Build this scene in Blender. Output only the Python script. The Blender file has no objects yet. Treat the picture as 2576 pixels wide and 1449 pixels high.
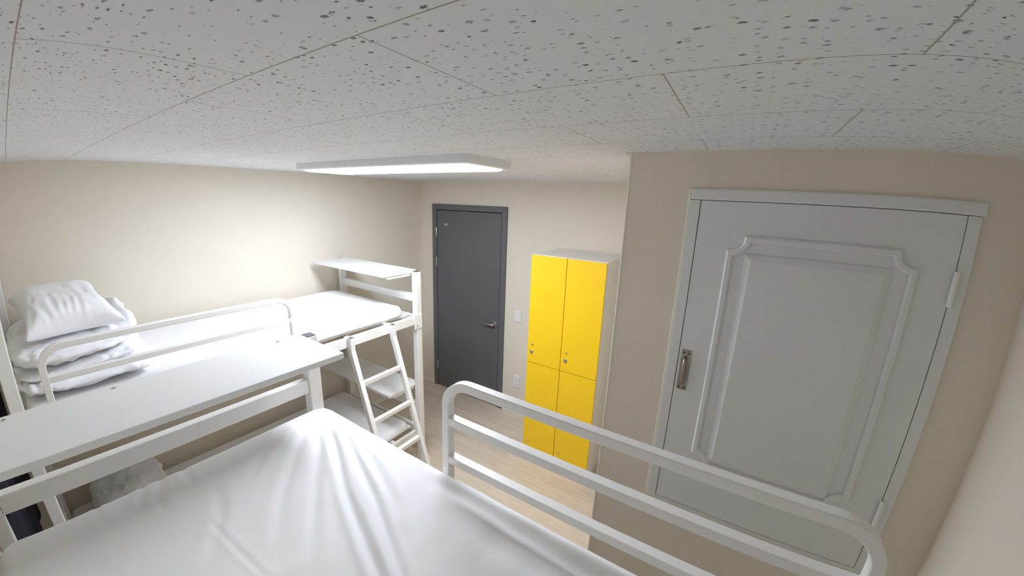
import bpy, bmesh, math, random
from mathutils import Vector, Matrix, noise

random.seed(7)
S = bpy.context.scene
C = S.collection
EYE = 2.36            # height of the camera above the floor (m)
CEIL = EYE + 0.194    # ceiling height

# ------------------------------------------------------------------ camera, world, exposure
cam = bpy.data.cameras.new('camera')
camo = bpy.data.objects.new('camera', cam)
C.objects.link(camo)
cam.sensor_fit = 'HORIZONTAL'
cam.sensor_width = 36.0
cam.sensor_height = 36.0 * 1449 / 2576
cam.type = 'PANO'                                   # wide phone lens: radial polynomial r -> angle
kq = 0.0715556                                      # (2576 px / 36 mm) / 1000
K = (1.0835, -0.0078, -0.3982, 0.1808)
def set_lens(tgt):
    tgt.panorama_type = 'FISHEYE_LENS_POLYNOMIAL'
    tgt.fisheye_fov = math.radians(175)
    tgt.fisheye_polynomial_k0 = 0.0
    tgt.fisheye_polynomial_k1 = -K[0] * kq
    tgt.fisheye_polynomial_k2 = -K[1] * kq ** 2
    tgt.fisheye_polynomial_k3 = -K[2] * kq ** 3
    tgt.fisheye_polynomial_k4 = -K[3] * kq ** 4
for tgt in (cam, getattr(cam, 'cycles', None)):
    try: set_lens(tgt)
    except Exception: pass
yaw, pitch, roll = (math.radians(a) for a in (-31.7868, -13.2969, 2.105))
fwd = Vector((math.sin(yaw) * math.cos(pitch), math.cos(yaw) * math.cos(pitch), math.sin(pitch)))
rgt0 = Vector((math.cos(yaw), -math.sin(yaw), 0)); up0 = rgt0.cross(fwd)
rgt = rgt0 * math.cos(roll) + up0 * math.sin(roll)
up = up0 * math.cos(roll) - rgt0 * math.sin(roll)
camo.matrix_world = Matrix(((rgt.x, up.x, -fwd.x, 0), (rgt.y, up.y, -fwd.y, 0), (rgt.z, up.z, -fwd.z, EYE), (0, 0, 0, 1)))
cam.clip_start = 0.02
S.camera = camo

W = bpy.data.worlds.new('world'); S.world = W; W.use_nodes = True
W.node_tree.nodes['Background'].inputs[0].default_value = (0.6, 0.7, 0.9, 1)
W.node_tree.nodes['Background'].inputs[1].default_value = 0.3
vs = S.view_settings
S.display_settings.display_device = 'sRGB'
vs.view_transform = 'Standard'; vs.look = 'None'; vs.gamma = 1.0; vs.use_curve_mapping = False
vs.exposure = 1.25
LAMP_POWER = 14.0
S.cycles.max_bounces = 12; S.cycles.diffuse_bounces = 8

# ------------------------------------------------------------------ materials
def mat(name, col, rough=0.5, metal=0.0, spec=0.5, var=0.0, vscale=6.0, bump=0.0, bscale=200.0, stretch=(1, 1, 1), sheen=0.0):
    m = bpy.data.materials.new(name); m.use_nodes = True
    nt = m.node_tree; n = nt.nodes; l = nt.links; b = n['Principled BSDF']
    b.inputs['Base Color'].default_value = (*col, 1); b.inputs['Roughness'].default_value = rough
    b.inputs['Metallic'].default_value = metal; b.inputs['Specular IOR Level'].default_value = spec
    if sheen: b.inputs['Sheen Weight'].default_value = sheen
    tc = n.new('ShaderNodeTexCoord'); mp = n.new('ShaderNodeMapping'); mp.inputs['Scale'].default_value = stretch
    l.new(tc.outputs['Object'], mp.inputs['Vector'])
    nz = n.new('ShaderNodeTexNoise'); nz.inputs['Scale'].default_value = vscale; nz.inputs['Detail'].default_value = 4
    l.new(mp.outputs[0], nz.inputs['Vector'])
    mx = n.new('ShaderNodeMix'); mx.data_type = 'RGBA'; mx.blend_type = 'MULTIPLY'
    mx.inputs[6].default_value = (*col, 1)
    cr = n.new('ShaderNodeValToRGB')
    cr.color_ramp.elements[0].position = 0.3; cr.color_ramp.elements[1].position = 0.7
    cr.color_ramp.elements[0].color = (1 - var, 1 - var, 1 - var, 1)
    l.new(nz.outputs['Fac'], cr.inputs[0]); l.new(cr.outputs[0], mx.inputs[7]); mx.inputs[0].default_value = 1
    l.new(mx.outputs[2], b.inputs['Base Color'])
    if bump:
        n2 = n.new('ShaderNodeTexNoise'); n2.inputs['Scale'].default_value = bscale; n2.inputs['Detail'].default_value = 3
        l.new(mp.outputs[0], n2.inputs['Vector'])
        bp = n.new('ShaderNodeBump'); bp.inputs['Strength'].default_value = bump; bp.inputs['Distance'].default_value = 0.002
        l.new(n2.outputs['Fac'], bp.inputs['Height']); l.new(bp.outputs[0], b.inputs['Normal'])
    return m

M = {}
M['wall'] = mat('beige_wallpaper', (0.77, 0.715, 0.615), 0.75, spec=0.25, var=0.03, vscale=3, bump=0.25, bscale=260)
M['metal'] = mat('white_powder_coat', (0.86, 0.85, 0.84), 0.32, var=0.02, vscale=4, bump=0.05, bscale=400)
M['board'] = mat('white_laminate', (0.78, 0.79, 0.79), 0.38, var=0.02, vscale=5)
M['cap'] = mat('dark_plastic_cap', (0.07, 0.07, 0.075), 0.5, var=0.1)
M['sheet'] = mat('white_cotton_sheet', (0.85, 0.855, 0.865), 0.85, spec=0.15, var=0.015, vscale=3, bump=0.12, bscale=700, sheen=0.1)
M['duvet'] = mat('white_duvet_cotton', (0.86, 0.865, 0.89), 0.85, spec=0.15, var=0.02, vscale=5, bump=0.15, bscale=600, sheen=0.1)
M['yellow'] = mat('yellow_door_laminate', (0.93, 0.60, 0.008), 0.42, var=0.02, vscale=3)
M['locker'] = mat('white_locker_body', (0.84, 0.82, 0.78), 0.45, var=0.02)
M['greydoor'] = mat('charcoal_door_film', (0.125, 0.128, 0.138), 0.42, var=0.05, vscale=3)
M['greyframe'] = mat('charcoal_frame_film', (0.135, 0.137, 0.15), 0.45, var=0.05, vscale=3)
M['whitepaint'] = mat('white_gloss_paint', (0.75, 0.76, 0.775), 0.38, var=0.02, vscale=4, bump=0.06, bscale=60)
M['steel'] = mat('brushed_steel', (0.62, 0.58, 0.54), 0.28, metal=1.0, var=0.1, vscale=40)
M['nickel'] = mat('aged_nickel', (0.40, 0.36, 0.32), 0.35, metal=1.0, var=0.25, vscale=30)
M['chrome'] = mat('chrome', (0.75, 0.70, 0.68), 0.12, metal=1.0)
M['black'] = mat('dark_slot', (0.012, 0.011, 0.011), 0.6)
M['plastic'] = mat('white_plastic', (0.80, 0.79, 0.79), 0.35)
M['trim'] = mat('cream_trim', (0.82, 0.78, 0.69), 0.5, var=0.02)
M['casing'] = mat('light_casing', (0.78, 0.79, 0.82), 0.4)
M['navy'] = mat('dark_navy_cloth', (0.022, 0.021, 0.030), 0.9, spec=0.1, var=0.25, vscale=20, bump=0.2, bscale=500)
M['gap'] = mat('painted_gap_shade', (0.03, 0.026, 0.022), 0.8)  # near-black colour standing in for the shade in the door gap

def lamp_mat():
    m = bpy.data.materials.new('lit_diffuser'); m.use_nodes = True
    b = m.node_tree.nodes['Principled BSDF']
    b.inputs['Base Color'].default_value = (0.9, 0.9, 0.9, 1)
    b.inputs['Emission Color'].default_value = (0.90, 0.97, 1.08, 1)
    b.inputs['Emission Strength'].default_value = LAMP_POWER
    return m
M['lamp'] = lamp_mat()

def math_node(nt, op, a, b=None, c=None):
    nd = nt.nodes.new('ShaderNodeMath'); nd.operation = op
    for i, v in enumerate((a, b, c)):
        if v is None: continue
        if isinstance(v, (int, float)): nd.inputs[i].default_value = v
        else: nt.links.new(v, nd.inputs[i])
    return nd.outputs[0]

def ceiling_mat():
    # fissured mineral tiles, 0.3 x 0.6 m running bond
    m = bpy.data.materials.new('fissured_ceiling_tile'); m.use_nodes = True
    nt = m.node_tree; n = nt.nodes; l = nt.links; b = n['Principled BSDF']
    tc = n.new('ShaderNodeTexCoord')
    mp = n.new('ShaderNodeMapping'); mp.inputs['Location'].default_value = (0.7313 - 0.3, -0.6133, 0)
    l.new(tc.outputs['Object'], mp.inputs['Vector'])
    br = n.new('ShaderNodeTexBrick'); br.offset = 0.5; br.offset_frequency = 2; br.squash = 1.0
    br.inputs['Scale'].default_value = 1.0; br.inputs['Brick Width'].default_value = 0.6; br.inputs['Row Height'].default_value = 0.3
    br.inputs['Mortar Size'].default_value = 0.0013; br.inputs['Mortar Smooth'].default_value = 0.2; br.inputs['Bias'].default_value = 0
    l.new(mp.outputs[0], br.inputs['Vector'])
    seam = br.outputs['Fac']
    # fissures
    nz = n.new('ShaderNodeTexNoise'); nz.inputs['Scale'].default_value = 130; nz.inputs['Detail'].default_value = 2
    l.new(tc.outputs['Object'], nz.inputs['Vector'])
    def layer(scale, sx, lo, gain, amt, seed):
        wv = n.new('ShaderNodeVectorMath'); wv.operation = 'MULTIPLY_ADD'
        l.new(nz.outputs['Color'], wv.inputs[0]); wv.inputs[1].default_value = (amt, amt, 0); l.new(tc.outputs['Object'], wv.inputs[2])
        mm = n.new('ShaderNodeMapping'); mm.inputs['Scale'].default_value = (sx, 1, 0); mm.inputs['Location'].default_value = (seed, seed * 0.7, 0)
        l.new(wv.outputs[0], mm.inputs['Vector'])
        v = n.new('ShaderNodeTexVoronoi'); v.voronoi_dimensions = '2D'; v.feature = 'F1'; v.inputs['Scale'].default_value = scale
        l.new(mm.outputs[0], v.inputs['Vector'])
        sp = n.new('ShaderNodeSeparateColor'); l.new(v.outputs['Color'], sp.inputs[0])
        thr = math_node(nt, 'MULTIPLY', math_node(nt, 'SUBTRACT', sp.outputs[0], lo), gain)
        d = math_node(nt, 'SUBTRACT', thr, v.outputs['Distance'])
        cl = n.new('ShaderNodeClamp'); l.new(math_node(nt, 'MULTIPLY', d, 14.0), cl.inputs[0])
        fade = math_node(nt, 'MULTIPLY_ADD', sp.outputs[1], 0.72, 0.28)
        return math_node(nt, 'MULTIPLY', cl.outputs[0], fade)
    # clusters: large-scale noise modulates which pits appear
    s1 = layer(74, 0.62, 0.50, 0.52, 0.008, 0.0)
    s2 = layer(112, 0.36, 0.60, 0.52, 0.006, 3.1)
    pit = n.new('ShaderNodeClamp'); l.new(math_node(nt, 'MAXIMUM', s1, s2), pit.inputs[0])
    base = n.new('ShaderNodeMix'); base.data_type = 'RGBA'
    base.inputs[6].default_value = (0.775, 0.78, 0.80, 1); base.inputs[7].default_value = (0.17, 0.165, 0.155, 1)  # second colour paints the shade inside the pits, on top of the bump
    l.new(pit.outputs[0], base.inputs[0])
    b2 = n.new('ShaderNodeMix'); b2.data_type = 'RGBA'; b2.inputs[7].default_value = (0.42, 0.37, 0.33, 1)
    l.new(base.outputs[2], b2.inputs[6]); l.new(seam, b2.inputs[0])
    l.new(b2.outputs[2], b.inputs['Base Color'])
    b.inputs['Roughness'].default_value = 0.9; b.inputs['Specular IOR Level'].default_value = 0.15
    h = math_node(nt, 'SUBTRACT', 1.0, math_node(nt, 'MAXIMUM', pit.outputs[0], seam))
    bp = n.new('ShaderNodeBump'); bp.inputs['Strength'].default_value = 0.6; bp.inputs['Distance'].default_value = 0.003
    l.new(h, bp.inputs['Height']); l.new(bp.outputs[0], b.inputs['Normal'])
    return m
M['ceiling'] = ceiling_mat()

def floor_mat():
    m = bpy.data.materials.new('pale_oak_laminate'); m.use_nodes = True
    nt = m.node_tree; n = nt.nodes; l = nt.links; b = n['Principled BSDF']
    tc = n.new('ShaderNodeTexCoord')
    br = n.new('ShaderNodeTexBrick'); br.offset = 0.37
    br.inputs['Scale'].default_value = 1; br.inputs['Brick Width'].default_value = 0.8; br.inputs['Row Height'].default_value = 0.095
    br.inputs['Mortar Size'].default_value = 0.0008; br.inputs['Bias'].default_value = 0.0
    br.inputs['Color1'].default_value = (0.72, 0.62, 0.51, 1); br.inputs['Color2'].default_value = (0.65, 0.55, 0.44, 1)
    br.inputs['Mortar'].default_value = (0.42, 0.34, 0.26, 1)
    l.new(tc.outputs['Object'], br.inputs['Vector'])
    mp = n.new('ShaderNodeMapping'); mp.inputs['Scale'].default_value = (1.2, 14, 1); l.new(tc.outputs['Object'], mp.inputs['Vector'])
    nz = n.new('ShaderNodeTexNoise'); nz.inputs['Scale'].default_value = 4; nz.inputs['Detail'].default_value = 5; l.new(mp.outputs[0], nz.inputs['Vector'])
    cr = n.new('ShaderNodeValToRGB'); cr.color_ramp.elements[0].position = 0.3; cr.color_ramp.elements[1].position = 0.7
    cr.color_ramp.elements[0].color = (0.86, 0.85, 0.83, 1); l.new(nz.outputs[0], cr.inputs[0])
    mx = n.new('ShaderNodeMix'); mx.data_type = 'RGBA'; mx.blend_type = 'MULTIPLY'; mx.inputs[0].default_value = 1
    l.new(br.outputs['Color'], mx.inputs[6]); l.new(cr.outputs[0], mx.inputs[7]); l.new(mx.outputs[2], b.inputs['Base Color'])
    b.inputs['Roughness'].default_value = 0.45
    return m
M['floor'] = floor_mat()

# ------------------------------------------------------------------ mesh helpers
def box(bm, x0, x1, y0, y1, z0, z1, bev=0.0, seg=2):
    if x0 > x1: x0, x1 = x1, x0
    if y0 > y1: y0, y1 = y1, y0
    if z0 > z1: z0, z1 = z1, z0
    t = bmesh.new()
    bmesh.ops.create_cube(t, size=1.0)
    for v in t.verts:
        v.co = Vector(((x0 + x1) / 2 + v.co.x * (x1 - x0), (y0 + y1) / 2 + v.co.y * (y1 - y0), (z0 + z1) / 2 + v.co.z * (z1 - z0)))
    if bev:
        bmesh.ops.bevel(t, geom=list(t.edges), offset=bev, segments=seg, affect='EDGES', profile=0.5)
    merge(bm, t)

def merge(bm, t, mtx=None):
    me = bpy.data.meshes.new('tmp')
    t.to_mesh(me); t.free()
    if mtx is not None: me.transform(mtx)
    bm.from_mesh(me); bpy.data.meshes.remove(me)

def cyl(bm, p0, p1, r0, r1=None, seg=20, bev=0.0):
    p0 = Vector(p0); p1 = Vector(p1); r1 = r0 if r1 is None else r1
    d = p1 - p0; t = bmesh.new()
    bmesh.ops.create_cone(t, cap_ends=True, segments=seg, radius1=r0, radius2=r1, depth=d.length)
    if bev:
        ed = [e for e in t.edges if len(e.link_faces) == 2 and any(len(f.verts) > 4 for f in e.link_faces)]
        bmesh.ops.bevel(t, geom=ed, offset=bev, segments=2, affect='EDGES', profile=0.5)
    q = Vector((0, 0, 1)).rotation_difference(d.normalized()).to_matrix().to_4x4()
    merge(bm, t, Matrix.Translation((p0 + p1) / 2) @ q)

def sweep(bm, pts, normal, w, h, ch=0.003, closed=False):
    """rectangular tube with chamfered edges along a planar path; w lies along normal, h in the plane"""
    pts = [Vector(p) for p in pts]; nrm = Vector(normal).normalized(); N = len(pts)
    prof = []
    for sx, sy in ((1, 1), (-1, 1), (-1, -1), (1, -1)):
        a = (sx * (w / 2 - ch), sy * h / 2); c = (sx * w / 2, sy * (h / 2 - ch))
        prof += [c, a] if sx * sy > 0 else [a, c]
    rings = []
    for i, p in enumerate(pts):
        if closed: d0 = (p - pts[i - 1]).normalized(); d1 = (pts[(i + 1) % N] - p).normalized()
        else:
            d0 = (p - pts[i - 1]).normalized() if i else (pts[1] - p).normalized()
            d1 = (pts[i + 1] - p).normalized() if i < N - 1 else d0
        s0 = nrm.cross(d0); s1 = nrm.cross(d1); s = (s0 + s1)
        s = s / max(1e-6, s.length_squared) * 2 if s.length > 1e-6 else s0
        rings.append([bm.verts.new(p + nrm * a + s * c) for a, c in prof])
    n = len(prof)
    for i in range(N if closed else N - 1):
        A = rings[i]; B = rings[(i + 1) % N]
        for j in range(n): bm.faces.new((A[j], A[(j + 1) % n], B[(j + 1) % n], B[j]))
    if not closed:
        bm.faces.new(rings[0][::-1]); bm.faces.new(rings[-1])
    bmesh.ops.recalc_face_normals(bm, faces=bm.faces)

def tube(bm, pts, r, seg=12):
    pts = [Vector(p) for p in pts]; rings = []
    for i, p in enumerate(pts):
        d = (pts[min(i + 1, len(pts) - 1)] - pts[max(i - 1, 0)]).normalized()
        a = d.orthogonal().normalized() if i == 0 else (a - d * a.dot(d)).normalized()
        b = d.cross(a); rr = r[i] if isinstance(r, (list, tuple)) else r
        rings.append([bm.verts.new(p + (a * math.cos(2 * math.pi * k / seg) + b * math.sin(2 * math.pi * k / seg)) * rr) for k in range(seg)])
    for A, B in zip(rings, rings[1:]):
        for k in range(seg): bm.faces.new((A[k], A[(k + 1) % seg], B[(k + 1) % seg], B[k]))
    bm.faces.new(rings[0][::-1]); bm.faces.new(rings[-1])
    bmesh.ops.recalc_face_normals(bm, faces=bm.faces)

def arc(cx, cz, r, a0, a1, n=8):
    return [(cx + r * math.cos(math.radians(a0 + (a1 - a0) * i / n)), cz + r * math.sin(math.radians(a0 + (a1 - a0) * i / n))) for i in range(n + 1)]

def obj(name, bm, m, parent=None, smooth=False, label=None):
    me = bpy.data.meshes.new(name); bmesh.ops.recalc_face_normals(bm, faces=bm.faces)
    bm.to_mesh(me); bm.free(); me.materials.append(M[m] if isinstance(m, str) else m)
    if smooth:
        for p in me.polygons: p.use_smooth = True
    o = bpy.data.objects.new(name, me); C.objects.link(o)
    if parent is not None: o.parent = parent
    if label: o['label'] = label
    return o

def thing(name, label, cat, loc=(0, 0, 0), rotz=0.0, group=None):
    o = bpy.data.objects.new(name, None); C.objects.link(o); o.empty_display_size = 0.1
    o.location = loc; o.rotation_euler = (0, 0, rotz); o['label'] = label; o['category'] = cat
    if group: o['group'] = group
    return o

def tag(o, label, cat, group=None):
    o['label'] = label; o['category'] = cat
    if group: o['group'] = group
    return o

def struct(name, bm, m, label, cat, smooth=False):
    o = obj(name, bm, m, None, smooth); o['kind'] = 'structure'; o['label'] = label; o['category'] = cat
    return o

def sbox(name, m, label, cat, *b):
    bm = bmesh.new(); box(bm, *b); return struct(name, bm, m, label, cat)

# ------------------------------------------------------------------ room shell
XL, XR, YB, YN, YC, XC = -3.317, 0.752, 3.235, -0.30, 1.435, -0.390
T = 0.12
sbox('floor', 'floor', 'pale wood-look laminate floor between the beds and the lockers', 'floor', XL - T, XR + T, YN - T, YB + T, -T, 0)
sbox('ceiling', 'ceiling', 'white ceiling of fissured mineral tiles in running bond', 'ceiling', XL - T, XR + T, YN - T, YB + T, CEIL, CEIL + T)
sbox('wall_left', 'wall', 'long beige papered wall behind the left bunk bed', 'wall', XL - T, XL, YN - T, YB + T, 0, CEIL)
sbox('wall_near', 'wall', 'beige wall at the near end behind the camera', 'wall', XL, XR + T, YN - T, YN, 0, CEIL)
sbox('wall_right', 'wall', 'beige wall at the far right edge beside the white cupboard door', 'wall', XR, XR + T, YN, YC, 0, CEIL)
# back wall with a hole for the grey door
DX0, DX1, DH = -3.137, -2.085, EYE - 0.058
bm = bmesh.new()
box(bm, XL, DX0, YB, YB + T, 0, CEIL); box(bm, DX1, XC + 0.02, YB, YB + T, 0, CEIL); box(bm, DX0, DX1, YB, YB + T, DH, CEIL)
struct('wall_back', bm, 'wall', 'beige back wall around the grey door', 'wall')
# boxed-out wall with a hole for the white cupboard door
WX0, WX1, WZ0, WZ1 = -0.150, 0.580, EYE - 1.19, EYE + 0.05
bm = bmesh.new()
box(bm, XC, WX0, YC, YB + T, 0, CEIL); box(bm, WX1, XR + T, YC, YB + T, 0, CEIL)
box(bm, WX0, WX1, YC, YB + T, WZ1, CEIL); box(bm, WX0, WX1, YC, YB + T, 0, WZ0); box(bm, WX0, WX1, YC + 0.12, YB + T, WZ0, WZ1)
struct('wall_front', bm, 'wall', 'boxed-out beige wall that holds the white cupboard door', 'wall')
bm = bmesh.new(); box(bm, XC - 0.004, XC + 0.004, YC - 0.003, YC + 0.008, 0, CEIL, 0.002)
struct('trim_1', bm, 'trim', 'pale corner bead along the edge of the boxed-out wall', 'trim')
bm = bmesh.new(); box(bm, XC - 0.02, XR, YC - 0.006, YC, CEIL - 0.006, CEIL); box(bm, XC - 0.02, XC, YC, YC + 0.25, CEIL - 0.006, CEIL)
struct('trim_2', bm, 'wall', 'thin ceiling bead above the boxed-out wall', 'trim')
bm = bmesh.new(); box(bm, XL, DX0 - 0.002, YB - 0.010, YB, 0, 0.05, 0.003); box(bm, DX1 + 0.002, XC, YB - 0.010, YB, 0, 0.05, 0.003)
struct('baseboard_back', bm, 'trim', 'thin beige skirting along the back wall', 'baseboard')
bm = bmesh.new(); box(bm, XL, XL + 0.010, YN, YB - 0.012, 0, 0.05, 0.003)
struct('baseboard_left', bm, 'trim', 'thin beige skirting along the left wall', 'baseboard')

# ------------------------------------------------------------------ grey door
d1 = bpy.data.objects.new('door_1', None); C.objects.link(d1); d1.location = (DX0, YB, 0)
d1['kind'] = 'structure'; d1['label'] = 'charcoal grey flush door at the back of the room, closed'; d1['category'] = 'door'
def L1(x, y, z): return (x - DX0, y - YB, z)
FW = 0.062; wD = DX1 - DX0
bm = bmesh.new()
box(bm, 0.001, FW, -0.018, 0.10, 0, DH - 0.001, 0.002); box(bm, wD - FW, wD - 0.001, -0.018, 0.10, 0, DH - 0.001, 0.002)
box(bm, FW - 0.001, wD - FW + 0.001, -0.018, 0.10, DH - FW, DH - 0.001, 0.002)
box(bm, FW, wD - FW, 0.055, 0.10, 0.0, DH - FW)
obj('door_frame', bm, 'greyframe', d1)
bm = bmesh.new(); box(bm, FW + 0.003, wD - FW - 0.012, -0.006, 0.04, 0.008, DH - FW - 0.008, 0.002)
leaf = obj('door_leaf', bm, 'greydoor', d1)
bm = bmesh.new(); box(bm, 0.18, 0.235, -0.008, -0.006, EYE - 0.300, EYE - 0.277, 0.0008)
obj('name_plate', bm, 'steel', leaf, label='tiny pale plate near the top of the grey door')
for zc in (-0.385, -0.735, -2.075):
    bm = bmesh.new(); cyl(bm, (FW + 0.002, -0.014, EYE + zc - 0.055), (FW + 0.002, -0.014, EYE + zc + 0.055), 0.008, seg=14, bev=0.002)
    obj('hinge', bm, 'steel', d1, True)
hx, hz = wD - FW - 0.065, EYE - 1.345
bm = bmesh.new(); cyl(bm, (hx, -0.006, hz), (hx, -0.016, hz), 0.027, seg=28, bev=0.003); cyl(bm, (hx, -0.016, hz), (hx, -0.055, hz), 0.011, seg=18)
rose = obj('door_handle', bm, 'steel', d1, True)
bm = bmesh.new(); tube(bm, [(hx + 0.012, -0.055, hz), (hx, -0.060, hz), (hx - 0.04, -0.062, hz - 0.002), (hx - 0.09, -0.058, hz - 0.008), (hx - 0.125, -0.05, hz - 0.010)], [0.009, 0.0125, 0.0115, 0.010, 0.007], 14)
obj('lever', bm, 'steel', rose, True)

# ------------------------------------------------------------------ white cupboard door
d2 = bpy.data.objects.new('door_2', None); C.objects.link(d2); d2.location = (0, YC, 0)
d2['kind'] = 'structure'; d2['label'] = 'white painted cupboard door with a raised panel on the right'; d2['category'] = 'door'
LX0, LX1, LZ0, LZ1 = -0.133, 0.558, EYE - 1.172, EYE + 0.030
bm = bmesh.new()
box(bm, -0.168, LX0 - 0.002, -0.011, 0.06, LZ0 - 0.012, LZ1 + 0.0005, 0.0015)
box(bm, LX1 + 0.002, 0.594, -0.011, 0.06, LZ0 - 0.012, LZ1 + 0.0005, 0.0015)
box(bm, -0.168, 0.607, -0.011, 0.06, LZ1 + 0.0012, EYE + 0.070, 0.006)
box(bm, -0.168, 0.594, -0.008, 0.06, LZ0 - 0.02, LZ0 - 0.004, 0.002)
obj('door_frame', bm, 'whitepaint', d2)
bm = bmesh.new(); box(bm, -0.1765, -0.1685, -0.006, 0.0, LZ0 - 0.02, EYE + 0.068, 0.002)
obj('sealant_bead', bm, 'trim', d2, label='cream sealant line along the left side of the frame')
bm = bmesh.new(); box(bm, WX0 + 0.002, WX1 - 0.002, 0.06, 0.075, LZ0, LZ1)  # added dark sheet behind the leaf, so the gaps around it read as shaded
obj('gap_shade_sheet', bm, 'gap', d2, label='dark sheet painted as shade in the gap behind the white door leaf')
bm = bmesh.new(); box(bm, LX0, LX1, -0.010, 0.035, LZ0, LZ1, 0.002)
leaf2 = obj('door_leaf', bm, 'whitepaint', d2)
def notched(x0, x1, z0, z1, r):
    P = []
    P += arc(x0, z1, r, -90, 0, 8)          # top left, concave
    P += arc(x1, z1, r, 180, 270, 8)
    P += arc(x1, z0, r, 90, 180, 8)
    P += arc(x0, z0, r, 0, 90, 8)
    return P
out = notched(-0.022, 0.460, EYE - 0.955, EYE - 0.090, 0.048)
bm = bmesh.new(); sweep(bm, [(x, -0.013, z) for x, z in out], (0, 1, 0), 0.016, 0.023, 0.006, closed=True)
obj('panel_molding', bm, 'whitepaint', leaf2)
bm = bmesh.new()
a = (0.022, 0.408, EYE - 0.934, EYE - 0.138); bV = []
for off, yy in ((0.0, -0.0095), (0.0, -0.014), (0.020, -0.024)):
    x0, x1, z0, z1 = a[0] + off, a[1] - off, a[2] + off, a[3] - off
    bV.append([bm.verts.new(p) for p in ((x0, yy, z0), (x1, yy, z0), (x1, yy, z1), (x0, yy, z1))])
for A, B in zip(bV, bV[1:]):
    for k in range(4): bm.faces.new((A[k], A[(k + 1) % 4], B[(k + 1) % 4], B[k]))
bm.faces.new(bV[-1]); bm.faces.new(bV[0][::-1])
obj('raised_panel', bm, 'whitepaint', leaf2)
for zc in (-0.174, -0.93):
    bm = bmesh.new(); cyl(bm, (LX1 + 0.002, -0.018, EYE + zc - 0.051), (LX1 + 0.002, -0.018, EYE + zc + 0.051), 0.0085, seg=16, bev=0.002)
    box(bm, LX1 + 0.002, LX1 + 0.012, -0.0155, -0.0125, EYE + zc - 0.05, EYE + zc + 0.05, 0.001)
    obj('hinge', bm, M['plastic'], d2, True)
hx0, hx1, hz0, hz1 = -0.124, -0.090, EYE - 0.672, EYE - 0.512
bm = bmesh.new(); box(bm, hx0, hx1, -0.0145, -0.010, hz0, hz1, 0.0015)
hp = obj('door_handle', bm, 'nickel', d2, label='old nickel pull handle on a plate')
bm = bmesh.new(); xm = (hx0 + hx1) / 2 - 0.001
tube(bm, [(xm, -0.013, hz0 + 0.028), (xm, -0.030, hz0 + 0.036), (xm, -0.038, hz0 + 0.06), (xm, -0.040, hz0 + 0.08), (xm, -0.038, hz1 - 0.06), (xm, -0.030, hz1 - 0.036), (xm, -0.013, hz1 - 0.028)], [0.006, 0.0055, 0.0065, 0.0075, 0.0065, 0.0055, 0.006], 14)
obj('grip', bm, 'nickel', hp, True)
for sx in (0.008, 0.026):
    for zz in (hz0 + 0.011, hz1 - 0.011):
        bm = bmesh.new(); cyl(bm, (hx0 + sx, -0.0142, zz), (hx0 + sx, -0.0152, zz), 0.0034, seg=12)
        obj('screw', bm, 'black', hp)

# ------------------------------------------------------------------ ceiling light
def rrect(x0, x1, y0, y1, r, n=6):
    P = []
    for cx, cy, a0 in ((x1 - r, y1 - r, 0), (x0 + r, y1 - r, 90), (x0 + r, y0 + r, 180), (x1 - r, y0 + r, 270)):
        P += arc(cx, cy, r, a0, a0 + 90, n)
    return P
def loft(bm, loops, cap0=True, cap1=True):
    R = [[bm.verts.new(p) for p in L] for L in loops]; n = len(R[0])
    for A, B in zip(R, R[1:]):
        for k in range(n): bm.faces.new((A[k], A[(k + 1) % n], B[(k + 1) % n], B[k]))
    if cap0: bm.faces.new(R[0][::-1])
    if cap1: bm.faces.new(R[-1])
lx0, lx1, ly0, ly1 = -2.45, -1.05, 1.285, 1.665
lx, ly = (lx0 + lx1) / 2, (ly0 + ly1) / 2
lamp = thing('ceiling_light', 'long flat rectangular LED light glowing on the ceiling', 'light', (lx, ly, CEIL))
def lp(ins, z, r): return [(x - lx, y - ly, z) for x, y in rrect(lx0 + ins, lx1 - ins, ly0 + ins, ly1 - ins, r)]
bm = bmesh.new(); loft(bm, [lp(0, 0, 0.03), lp(0, -0.034, 0.03), lp(0.006, -0.040, 0.03), lp(0.030, -0.040, 0.04), lp(0.030, -0.030, 0.04)], True, True)
obj('casing', bm, 'casing', lamp)
bm = bmesh.new(); loft(bm, [lp(0.031, -0.031, 0.04), lp(0.031, -0.042, 0.04), lp(0.045, -0.047, 0.04)], True, True)
obj('diffuser', bm, 'lamp', lamp)

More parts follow.
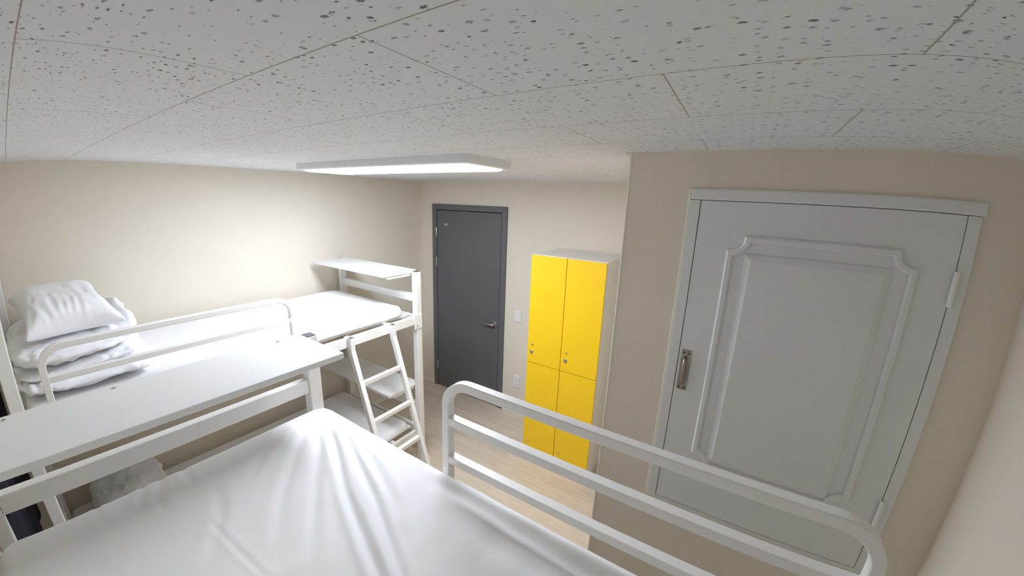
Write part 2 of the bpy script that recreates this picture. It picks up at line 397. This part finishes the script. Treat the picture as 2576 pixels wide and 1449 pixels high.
# ------------------------------------------------------------------ lockers
LY0, LY1 = 2.65, 3.222
lz_top, lz_split = EYE - 0.420, EYE - 1.376
def locker(x0, x1, label):
    t = thing('locker', label, 'locker', (x0, LY0, 0), 0, 'two-door lockers by the back wall')
    w = x1 - x0; d = LY1 - LY0
    bm = bmesh.new(); box(bm, 0.0005, w - 0.0005, 0.020, d, 0.0, lz_top, 0.0015)
    obj('body', bm, 'locker', t)
    for z0, z1, lab in ((0.028, lz_split - 0.003, 'lower'), (lz_split + 0.003, lz_top - 0.004, 'upper')):
        bm = bmesh.new(); box(bm, 0.002, w - 0.002, 0.0, 0.0185, z0, z1, 0.0015)
        dr = obj('door', bm, 'yellow', t)
        zk = z0 + 0.172; xk = 0.048
        bm = bmesh.new(); cyl(bm, (xk, 0.001, zk), (xk, -0.010, zk), 0.010, 0.008, 18, 0.002)
        obj('knob', bm, 'chrome', dr, True)
        bm = bmesh.new(); cyl(bm, (xk - 0.003, 0.001, zk - 0.072), (xk - 0.003, -0.006, zk - 0.072), 0.019, 0.017, 24, 0.002)
        box(bm, xk - 0.006, xk, -0.014, -0.006, zk - 0.086, zk - 0.060, 0.001)
        lk = obj('lock', bm, 'chrome', dr, True)
        bm = bmesh.new(); box(bm, xk - 0.0105, xk - 0.0065, -0.0068, -0.006, zk - 0.087, zk - 0.058); box(bm, xk + 0.0005, xk + 0.0035, -0.0068, -0.006, zk - 0.085, zk - 0.059)
        obj('lock_slot', bm, 'black', t)
    return t
locker(-1.461, -1.1415, 'yellow two-door locker nearer the grey door, left of the pair')
locker(-1.1405, -0.820, 'yellow two-door locker next to the boxed-out wall, right of the pair')

# ------------------------------------------------------------------ switch and outlet
sw = thing('light_switch', 'white blank rocker light switch plate beside the grey door', 'switch', (-1.91, YB, EYE - 1.20))
bm = bmesh.new(); box(bm, -0.038, 0.038, -0.010, 0, -0.064, 0.064, 0.003); obj('plate', bm, 'plastic', sw)
bm = bmesh.new(); box(bm, -0.026, 0.026, -0.0135, -0.0095, -0.050, 0.050, 0.002); obj('rocker', bm, 'plastic', sw)
ou = thing('wall_outlet', 'white double wall socket low on the wall beside the lockers', 'outlet', (-1.895, YB, EYE - 1.955))
bm = bmesh.new(); box(bm, -0.037, 0.037, -0.010, 0, -0.074, 0.074, 0.003); pl = obj('plate', bm, 'plastic', ou)
for zc in (0.028, -0.028):
    bm = bmesh.new(); loft(bm, [[(0.021 * math.cos(a), y, zc + 0.021 * math.sin(a)) for a in [2 * math.pi * k / 24 for k in range(24)]] for y in (-0.0098, -0.0125)])
    loft(bm, [[(rr * math.cos(a), y, zc + rr * math.sin(a)) for a in [2 * math.pi * k / 24 for k in range(24)]] for rr, y in ((0.0195, -0.0126), (0.018, -0.0118))], True, True)
    so = obj('socket', bm, 'plastic', ou)
    bm = bmesh.new()
    for sx in (-0.0095, 0.0095): cyl(bm, (sx, -0.0120, zc), (sx, -0.0130, zc), 0.0032, seg=12)
    obj('socket_hole', bm, 'black', so)

# ------------------------------------------------------------------ bunk beds
PL, BW = 2.21, 1.03          # post spacing along and across the bed
P2 = 0.027                   # half post
def bunk(name, label, loc, rot, guard_u, guard_top, ladder_u):
    t = thing(name, label, 'bunk bed', loc, rot, 'white metal bunk beds')
    ptop0 = EYE - 0.588
    posts = {}
    for iu, u in enumerate((0, PL)):
        for iv, v in enumerate((0, -BW)):
            ptop = ptop0 + 0.15 * iu
            bm = bmesh.new(); box(bm, u - P2, u + P2, v - P2, v + P2, 0.0, ptop, 0.004)
            p = obj('post', bm, 'metal', t); posts[iu, iv] = p
            bm = bmesh.new(); box(bm, u - P2 + 0.003, u + P2 - 0.003, v - P2 + 0.003, v + P2 - 0.003, ptop + 0.0005, ptop + 0.004, 0.0015)
            obj('cap', bm, 'cap', p, label='dark plastic end cap')
    for zt, zb in ((1.395, 1.327), (0.330, 0.262)):
        for v in (0, -BW):
            bm = bmesh.new(); box(bm, P2 + 0.001, PL - P2 - 0.001, v - 0.016, v + 0.016, zb, zt, 0.003)
            obj('side_rail', bm, 'metal', t)
        for u in (0, PL):
            bm = bmesh.new(); box(bm, u - 0.016, u + 0.016, -BW + P2 + 0.001, -P2 - 0.001, zb, zt, 0.003)
            obj('end_rail', bm, 'metal', t)
        bm = bmesh.new()
        box(bm, 0.06, PL - 0.06, -BW + 0.06, -0.06, zt + 0.001, zt + 0.013)
        for uu in (0.3, 0.85, 1.4, 1.95): box(bm, uu - 0.015, uu + 0.015, -BW + 0.017, -0.017, zb + 0.010, zt + 0.002)
        obj('mattress_base', bm, 'metal', t)
    # corner brackets on the outer posts
    for u, s in ((0, 1), (PL, -1)):
        bm = bmesh.new(); box(bm, u - s * (P2 - 0.004), u + s * 0.060, P2 + 0.0005, P2 + 0.007, 1.292, 1.412, 0.002)
        box(bm, u + s * (P2 + 0.0005), u + s * (P2 + 0.004), -0.02, P2 + 0.002, 1.300, 1.412, 0.001)
        br = obj('bracket', bm, 'metal', posts[0 if u == 0 else 1, 0])
        bm = bmesh.new(); cyl(bm, (u + s * 0.034, P2 + 0.007, 1.315), (u + s * 0.034, P2 + 0.011, 1.325), 0.006, seg=6)
        obj('bolt', bm, 'steel', t)
    # head bars and shelves
    for z0, z1 in ((EYE - 0.843, EYE - 0.781), (EYE - 1.85, EYE - 1.79)):
        bm = bmesh.new(); box(bm, -0.019, 0.019, -BW + P2 + 0.001, -P2 - 0.001, z0, z1, 0.003)
        obj('head_bar', bm, 'metal', t)
    for zt in (EYE - 0.577, EYE - 1.595):
        bm = bmesh.new(); box(bm, -P2 + 0.002, 0.305, -BW + P2 + 0.002, -P2 - 0.0005, zt - 0.023, zt, 0.003)
        sh = obj('shelf_board', bm, 'board', t)
        for vv in (-0.125, -BW / 2 - 0.11, -BW + 0.125):
            bm = bmesh.new(); cyl(bm, (0.004, vv, zt - 0.001), (0.004, vv, zt + 0.0015), 0.0065, seg=16)
            obj('screw', bm, 'steel', sh)
        for vv in (-P2 - 0.022, -BW + P2 + 0.022):
            bm = bmesh.new(); box(bm, 0.028, 0.255, vv - 0.014, vv + 0.014, zt - 0.046, zt - 0.0235, 0.002)
            obj('shelf_bracket', bm, 'metal', t)
    # foot bars
    for z0, z1 in ((ptop - 0.055, ptop - 0.005), (0.62, 0.66)):
        bm = bmesh.new(); box(bm, PL - 0.016, PL + 0.016, -BW + P2 + 0.001, -P2 - 0.001, z0, z1, 0.003)
        obj('foot_bar', bm, 'metal', t)
    # guard rail: bent square tube with two straight bars
    u0, u1 = guard_u; hh = 0.014; r = 0.085; zb = 1.3955
    path = [(u0 + hh, zb)] + arc(u0 + hh + r, guard_top - hh - r, r, 180, 90, 10) + arc(u1 - hh - r, guard_top - hh - r, r, 90, 0, 10) + [(u1 - hh, zb)]
    bm = bmesh.new(); sweep(bm, [(u, 0, z) for u, z in path], (0, 1, 0), 0.031, 0.028, 0.003)
    g = obj('guard_rail', bm, 'metal', t)
    for dz in (0.135, 0.276):
        bm = bmesh.new(); box(bm, u0 + 2 * hh - 0.002, u1 - 2 * hh + 0.002, -0.0145, 0.0145, guard_top - dz - 0.027, guard_top - dz, 0.0025)
        obj('rail_bar', bm, 'metal', g)
    # ladder
    if ladder_u:
        ua, ub = ladder_u
        bm = bmesh.new()
        for u in (ua, ub):
            sweep(bm, [(u, 0.042, 1.402), (u, 0.042, 1.312), (u, 0.475, 0.0)], (1, 0, 0), 0.034, 0.042, 0.003)
        lad = obj('ladder', bm, 'metal', t)
        for u in (ua, ub):
            bm = bmesh.new(); box(bm, u - 0.014, u + 0.014, 0.026, 0.058, 1.4005, 1.4055, 0.001); obj('cap', bm, 'cap', lad, label='dark plastic end cap')
            bm = bmesh.new(); box(bm, u - 0.015, u + 0.015, -0.020, 0.03, 1.3955, 1.401, 0.001); box(bm, u - 0.015, u + 0.015, 0.0165, 0.022, 1.34, 1.399, 0.001); obj('hook', bm, 'metal', lad)
        for z in (1.075, 0.800, 0.525, 0.250):
            v = 0.046 + (1.320 - z) * (0.475 - 0.046) / 1.320
            bm = bmesh.new(); box(bm, ub + 0.0165, ua - 0.0165, v - 0.016, v + 0.016, z - 0.016, z + 0.016, 0.003)
            obj('rung', bm, 'metal', lad)
    return t

LEFT = bunk('bunk_bed', 'white metal bunk bed along the left wall with a ladder and shelf', (-2.225, 2.09, 0), -math.pi / 2, (1.008, 2.095), EYE - 0.590, (0.66, 0.295))
NEAR = bunk('bunk_bed', 'white metal bunk bed in the foreground with a three-bar guard rail', (-1.51, 0.783, 0), 0.0, (0.7885, 1.864), EYE - 0.532, None)

# ------------------------------------------------------------------ mattresses
def seg_d(p, a, b):
    ab = b - a; t = max(0.0, min(1.0, (p - a).dot(ab) / ab.length_squared)); q = a + ab * t
    n = Vector((-ab.y, ab.x)).normalized()
    return (p - q).length * (1 if (p - a).dot(n) > 0 else -1), t
def mattress(name, x0, x1, y0, y1, z0, z1, rc, re, hf, step, label, group):
    bm = bmesh.new(); nx = int((x1 - x0) / step); ny = int((y1 - y0) / step)
    cx, cy = (x0 + x1) / 2, (y0 + y1) / 2; hx_, hy_ = (x1 - x0) / 2, (y1 - y0) / 2
    def place(x, y):
        # map square corner to rounded corner; m = distance to outline
        dx, dy = abs(x - cx) - (hx_ - rc), abs(y - cy) - (hy_ - rc)
        if dx > 0 and dy > 0:
            mm = max(dx, dy); L = math.hypot(dx, dy); k = mm / L
            X = cx + math.copysign(hx_ - rc + dx * k, x - cx); Y = cy + math.copysign(hy_ - rc + dy * k, y - cy); d = rc - mm
        else: X, Y, d = x, y, rc - max(dx, dy)
        return X, Y, d
    def uneven(i, n, lo, hi):   # denser rows at the edges
        s = i / n; return lo + (hi - lo) * s
    xs = [x0, x0 + re * .08, x0 + re * .25, x0 + re * .5] + [x0 + re * .8 + (x1 - x0 - re * 1.6) * i / nx for i in range(nx + 1)] + [x1 - re * .5, x1 - re * .25, x1 - re * .08, x1]
    ys = [y0, y0 + re * .08, y0 + re * .25, y0 + re * .5] + [y0 + re * .8 + (y1 - y0 - re * 1.6) * i / ny for i in range(ny + 1)] + [y1 - re * .5, y1 - re * .25, y1 - re * .08, y1]
    G = []
    for y in ys:
        row = []
        for x in xs:
            X, Y, d = place(x, y)
            drop = 0.0 if d >= re else re - math.sqrt(max(0, re * re - (re - d) ** 2))
            f = min(1, d / re) if re else 1
            row.append(bm.verts.new((X - cx, Y - cy, z1 - z0 - drop + hf(X, Y) * (0.25 + 0.75 * f))))
        G.append(row)
    for j in range(len(ys) - 1):
        for i in range(len(xs) - 1): bm.faces.new((G[j][i], G[j][i + 1], G[j + 1][i + 1], G[j + 1][i]))
    per = G[0][:-1] + [r[-1] for r in G[:-1]] + G[-1][:0:-1] + [r[0] for r in G[:0:-1]]
    prev = per
    for k, (zf, ins) in enumerate(((0.5, -0.003), (0.2, 0.004), (0.0, 0.03))):
        ring = []
        for v in per:
            zz = (z1 - z0 - re) * zf
            wob = 0.003 * noise.noise(Vector((v.co.x * 25, v.co.y * 25, zf * 3)))
            n = Vector((v.co.x / hx_, v.co.y / hy_, 0)); n = Vector((0, 0, 0)) if n.length == 0 else n.normalized()
            ring.append(bm.verts.new((v.co.x - n.x * (ins + wob), v.co.y - n.y * (ins + wob), zz)))
        for i in range(len(per)): bm.faces.new((prev[i], ring[i], ring[(i + 1) % len(per)], prev[(i + 1) % len(per)]))
        prev = ring
    bm.faces.new(prev[::-1])
    o = obj(name, bm, 'sheet', None, True); o.location = (cx, cy, z0)
    return tag(o, label, 'mattress', group)

V2 = lambda x, y: Vector((x, y))
FOLDS = [  # (points, half width, depth, skew)
    ([(-1.27, .690), (-1.08, .609), (-.856, .502), (-.569, .390), (-.25, .255)], .016, .0105),
    ([(-1.16, .690), (-1.086, .660), (-.778, .540), (-.532, .422), (-.25, .285)], .015, .0085),
    ([(-1.00, .665), (-.84, .612), (-.66, .540)], .018, .0045),
    ([(-1.24, .650), (-1.066, .541), (-.88, .420), (-.70, .300)], .020, .0050),
    ([(-1.28, .640), (-1.16, .520), (-1.0, .395), (-.80, .265)], .022, .0045),
    ([(-1.33, .560), (-1.22, .440), (-1.10, .330)], .020, .0040),
    ([(-.90, .610), (-.60, .470), (-.35, .345)], .030, .0030),
    ([(-1.37, .200), (-1.27, .165), (-1.18, .155)], .014, .0085),
    ([(-1.37, .150), (-1.29, .125), (-1.22, .120)], .012, .0070),
    ([(-1.37, .255), (-1.29, .245), (-1.22, .25)], .014, .0060),
    ([(-1.37, .03), (-1.30, .02), (-1.24, .025)], .012, .0050),
    ([(-1.09, .222), (-.898, .230), (-.70, .243)], .009, .0015),
    ([(-1.22, .300), (-1.05, .250), (-.90, .16)], .020, .0030),
]
FOLDS = [([V2(*p) for p in P], w, a) for P, w, a in FOLDS]
def near_h(x, y):
    p = V2(x, y); h = 0.004 * math.sin(x * 2.1 + 1.0) * math.cos(y * 3.0)
    for P, w, a in FOLDS:
        best = None
        for i in range(len(P) - 1):
            d, t = seg_d(p, P[i], P[i + 1])
            if best is None or abs(d) < abs(best[0]): best = (d, (i + t) / (len(P) - 1))
        d, t = best
        if abs(d) > 5 * w: continue
        env = min(1, t * 5 + 0.05) * min(1, (1 - t) * 3 + 0.1)
        w = w * 0.72; a = a * 0.85
        h -= a * env * math.exp(-(d / w) ** 2)
        h += a * 0.75 * env * math.exp(-((abs(d) - 1.9 * w) / (1.1 * w)) ** 2)
    # rolled edge beside the guard rail with a trough inside it
    s = max(0, min(1, (x + 0.72) / 0.14)); s = s * s * (3 - 2 * s)
    yt = 0.712 - 0.055 * max(0, x + 0.6)
    puck = 1 + 0.35 * noise.noise(Vector((x * 9, 0.3, 0)))
    h += s * (-0.016 * puck * math.exp(-((y - yt + 0.018) / 0.024) ** 2) + 0.012 * puck * math.exp(-((y - yt - 0.022) / 0.02) ** 2))
    h += s * 0.003 * noise.noise(Vector((x * 16, y * 5, 4))) * math.exp(-((y - 0.62) / 0.12) ** 2)
    h += 0.0012 * noise.noise(Vector((x * 14, y * 14, 2)))
    return h
mattress('mattress', -1.372, 0.655, -0.275, 0.752, 1.4085, EYE - 0.838, 0.075, 0.045, near_h, 0.0065,
         'white sheeted mattress with tension folds on the foreground bunk', 'sheeted mattresses')
def left_h(x, y):
    h = 0.004 * noise.noise(Vector((x * 4, y * 4, 1)))
    h += 0.004 * math.exp(-((y - 1.93) / 0.05) ** 2) * math.sin(x * 40) * (1 if x > -2.6 else 0.4)
    e = math.exp(-((x + 2.29) / 0.05) ** 2)
    h += 0.006 * e * math.sin((y + x * 0.6) * 46) * max(0, min(1, (y - 1.55) / 0.2))
    return h
mattress('mattress', -3.245, -2.268, -0.09, 2.005, 1.4085, EYE - 0.875, 0.09, 0.045, left_h, 0.02,
         'white sheeted mattress on the top of the left bunk', 'sheeted mattresses')
mattress('mattress', -3.245, -2.262, -0.09, 2.005, 0.3435, EYE - 1.955, 0.07, 0.04, left_h, 0.025,
         'white sheeted mattress on the bottom of the left bunk, in shade', 'sheeted mattresses')

# ------------------------------------------------------------------ duvets and pillow
def puff(bm, x0, x1, y0, y1, zf0, zf1, o3, n=2.6, nz=2.2, res=150, amp=0.012, fr=7.0, seed=0.0):
    """rounded slab of cloth (superellipsoid) between the heights zf0(x, y) and zf1(x, y), with wrinkles"""
    cx, cy = (x0 + x1) / 2, (y0 + y1) / 2; a, b = (x1 - x0) / 2, (y1 - y0) / 2
    def sp(v, e): return math.copysign(abs(v) ** e, v)
    nu, nv = res, res // 3; R = []
    for j in range(nv + 1):
        ph = -math.pi / 2 + math.pi * j / nv; row = []
        cp, sn = sp(math.cos(ph), 2 / nz), sp(math.sin(ph), 2 / nz)
        for i in range(nu):
            th = 2 * math.pi * i / nu
            ux, uy = cp * sp(math.cos(th), 2 / n), cp * sp(math.sin(th), 2 / n)
            x, y = cx + a * ux, cy + b * uy
            z0, z1 = zf0(x, y), zf1(x, y)
            p = Vector((x, y, z0 + (z1 - z0) * (sn + 1) / 2))
            q = Vector((p.x * fr, p.y * fr, p.z * fr * 1.6)) + Vector((seed, seed * 1.7, seed * .3))
            d = amp * (noise.noise(q) + 0.7 * (abs(noise.noise(q * 2.1)) - .3) + 0.3 * noise.noise(q * 4.6))
            # gathers along the visible rims
            d += 0.35 * amp * (1 - abs(sn)) * math.sin(y * 95 + 5 * noise.noise(q * 0.8)) * (0.5 + noise.noise(q * 0.7))
            nrm = Vector((ux / a, uy / b, sn * 2 / max(0.02, z1 - z0)))
            nrm = nrm.normalized() if nrm.length > 0 else Vector((0, 0, 1))
            if sn < -0.8: d = min(d, 0.0) * 0.2
            p = p + nrm * d; p.z = max(p.z, 0.0)
            row.append(p - Vector((o3[0], o3[1], 0)))
        R.append(row)
    V = [[bm.verts.new(p) for p in row] for row in R[1:-1]]
    bot = bm.verts.new(sum(R[0], Vector()) / nu); top = bm.verts.new(sum(R[-1], Vector()) / nu)
    for A, B in zip(V, V[1:]):
        for i in range(nu): bm.faces.new((A[i], A[(i + 1) % nu], B[(i + 1) % nu], B[i]))
    for i in range(nu):
        bm.faces.new((bot, V[0][(i + 1) % nu], V[0][i])); bm.faces.new((top, V[-1][i], V[-1][(i + 1) % nu]))

def duvet(zb, ya, yb, label):
    o3 = (-2.80, (ya + yb) / 2, zb); bm = bmesh.new(); w = yb - ya
    Y = lambda y: max(0, min(1, (y - ya) / w)); B = lambda x: max(0, min(1, (-2.40 - x) / 0.85))
    puff(bm, -3.25, -2.325, ya, yb, lambda x, y: 0.0, lambda x, y: 0.088, o3, 5.0, 2.3, 210, 0.019, 10, 1.0)
    puff(bm, -3.24, -2.375, ya - 0.004, yb - 0.04, lambda x, y: 0.06, lambda x, y: 0.098 + 0.085 * Y(y), o3, 4.2, 2.2, 210, 0.016, 9, 4.0)
    puff(bm, -3.24, -2.40, ya - 0.008, yb - 0.022, lambda x, y: 0.075 + 0.075 * Y(y), lambda x, y: 0.202 + 0.06 * B(x) + 0.07 * min(1, max(0, (y - ya - 0.45) / 0.06)) * min(1, 2 * B(x)), o3, 3.4, 2.1, 210, 0.019, 7, 8.0)
    o = obj('folded_duvet', bm, 'duvet', None, True); o.location = o3
    return tag(o, label, 'duvet', 'folded duvets on the left bunk')
duvet(EYE - 0.873, -0.105, 0.460, 'thick white duvet folded under the pillow at the left end of the top bunk')
duvet(EYE - 1.952, 0.05, 0.46, 'white folded duvet in shade on the lower left bunk')

def pillow():
    bm = bmesh.new(); n = 56; top = []; bot = []
    hx_, hy_, th = 0.270, 0.205, 0.105
    for j in range(n + 1):
        rt, rb = [], []
        for i in range(n + 1):
            u, v = -1 + 2 * i / n, -1 + 2 * j / n
            # sides curve in between the four pinched corners
            x = u * hx_ * (1 - 0.17 * (1 - v * v) * abs(u) ** 3); y = v * hy_ * (1 - 0.19 * (1 - u * u) * abs(v) ** 3)
            t = max(0, (1 - u ** 4)) ** 0.5 * max(0, (1 - v ** 4)) ** 0.5
            wr = 0.005 * noise.noise(Vector((u * 3.2 + 2, v * 5, 1))) + 0.016 * (0.35 - abs(noise.noise(Vector((u * 1.6 + v, v * 6 + 5, 3))))) * max(0, min(1, (u + 0.35) * 1.2))
            edge = min(1, 4 * t)
            rt.append(Vector((x, y, th * t + wr * edge)))
            rb.append(Vector((x, y, -th * 0.45 * t)))
        top.append(rt); bot.append(rb)
    VT = [[bm.verts.new(p) for p in r] for r in top]
    VB = [[VT[j][i] if i in (0, n) or j in (0, n) else bm.verts.new(bot[j][i]) for i in range(n + 1)] for j in range(n + 1)]
    for j in range(n):
        for i in range(n):
            bm.faces.new((VT[j][i], VT[j][i + 1], VT[j + 1][i + 1], VT[j + 1][i])); bm.faces.new((VB[j][i], VB[j + 1][i], VB[j + 1][i + 1], VB[j][i + 1]))
    o = obj('pillow', bm, 'duvet', None, True)
    o.location = (-2.77, 0.152, EYE - 0.580)
    o.rotation_euler = (math.radians(0), math.radians(11), math.radians(5))
    return tag(o, 'white pillow lying on the folded duvet at the left end of the top bunk', 'pillow')
pillow()

# ------------------------------------------------------------------ dark cloth behind the left bunk's foot end
bm = bmesh.new(); F, Bk = [], []
NX = 90
for j in range(15):
    z = 0.70 + 0.72 * j / 14; a, b = [], []
    for i in range(NX + 1):
        x = -3.22 + 1.62 * i / NX; y = -0.238 + 0.014 * math.sin(i * 0.38 + 0.3 * math.sin(j * .5)) + 0.006 * noise.noise(Vector((x * 6, z * 3, 0)))
        zz = z + (0.02 * math.sin(i * .21) if j == 0 else 0)
        a.append(bm.verts.new((x + 2.41, y + 0.25, zz - 0.70))); b.append(bm.verts.new((x + 2.41, y - 0.005 + 0.25, zz - 0.70)))
    F.append(a); Bk.append(b)
for j in range(14):
    for i in range(NX):
        bm.faces.new((F[j][i], F[j][i + 1], F[j + 1][i + 1], F[j + 1][i])); bm.faces.new((Bk[j][i], Bk[j + 1][i], Bk[j + 1][i + 1], Bk[j][i + 1]))
for j in range(14):
    bm.faces.new((F[j][0], F[j + 1][0], Bk[j + 1][0], Bk[j][0])); bm.faces.new((F[j][NX], Bk[j][NX], Bk[j + 1][NX], F[j + 1][NX]))
for i in range(NX):
    bm.faces.new((F[0][i], Bk[0][i], Bk[0][i + 1], F[0][i + 1])); bm.faces.new((F[14][i], F[14][i + 1], Bk[14][i + 1], Bk[14][i]))
o = obj('curtain', bm, 'navy', None, True); o.location = (-2.41, -0.25, 0.70)
tag(o, 'dark navy cloth hanging behind the foot posts of the left bunk', 'curtain')
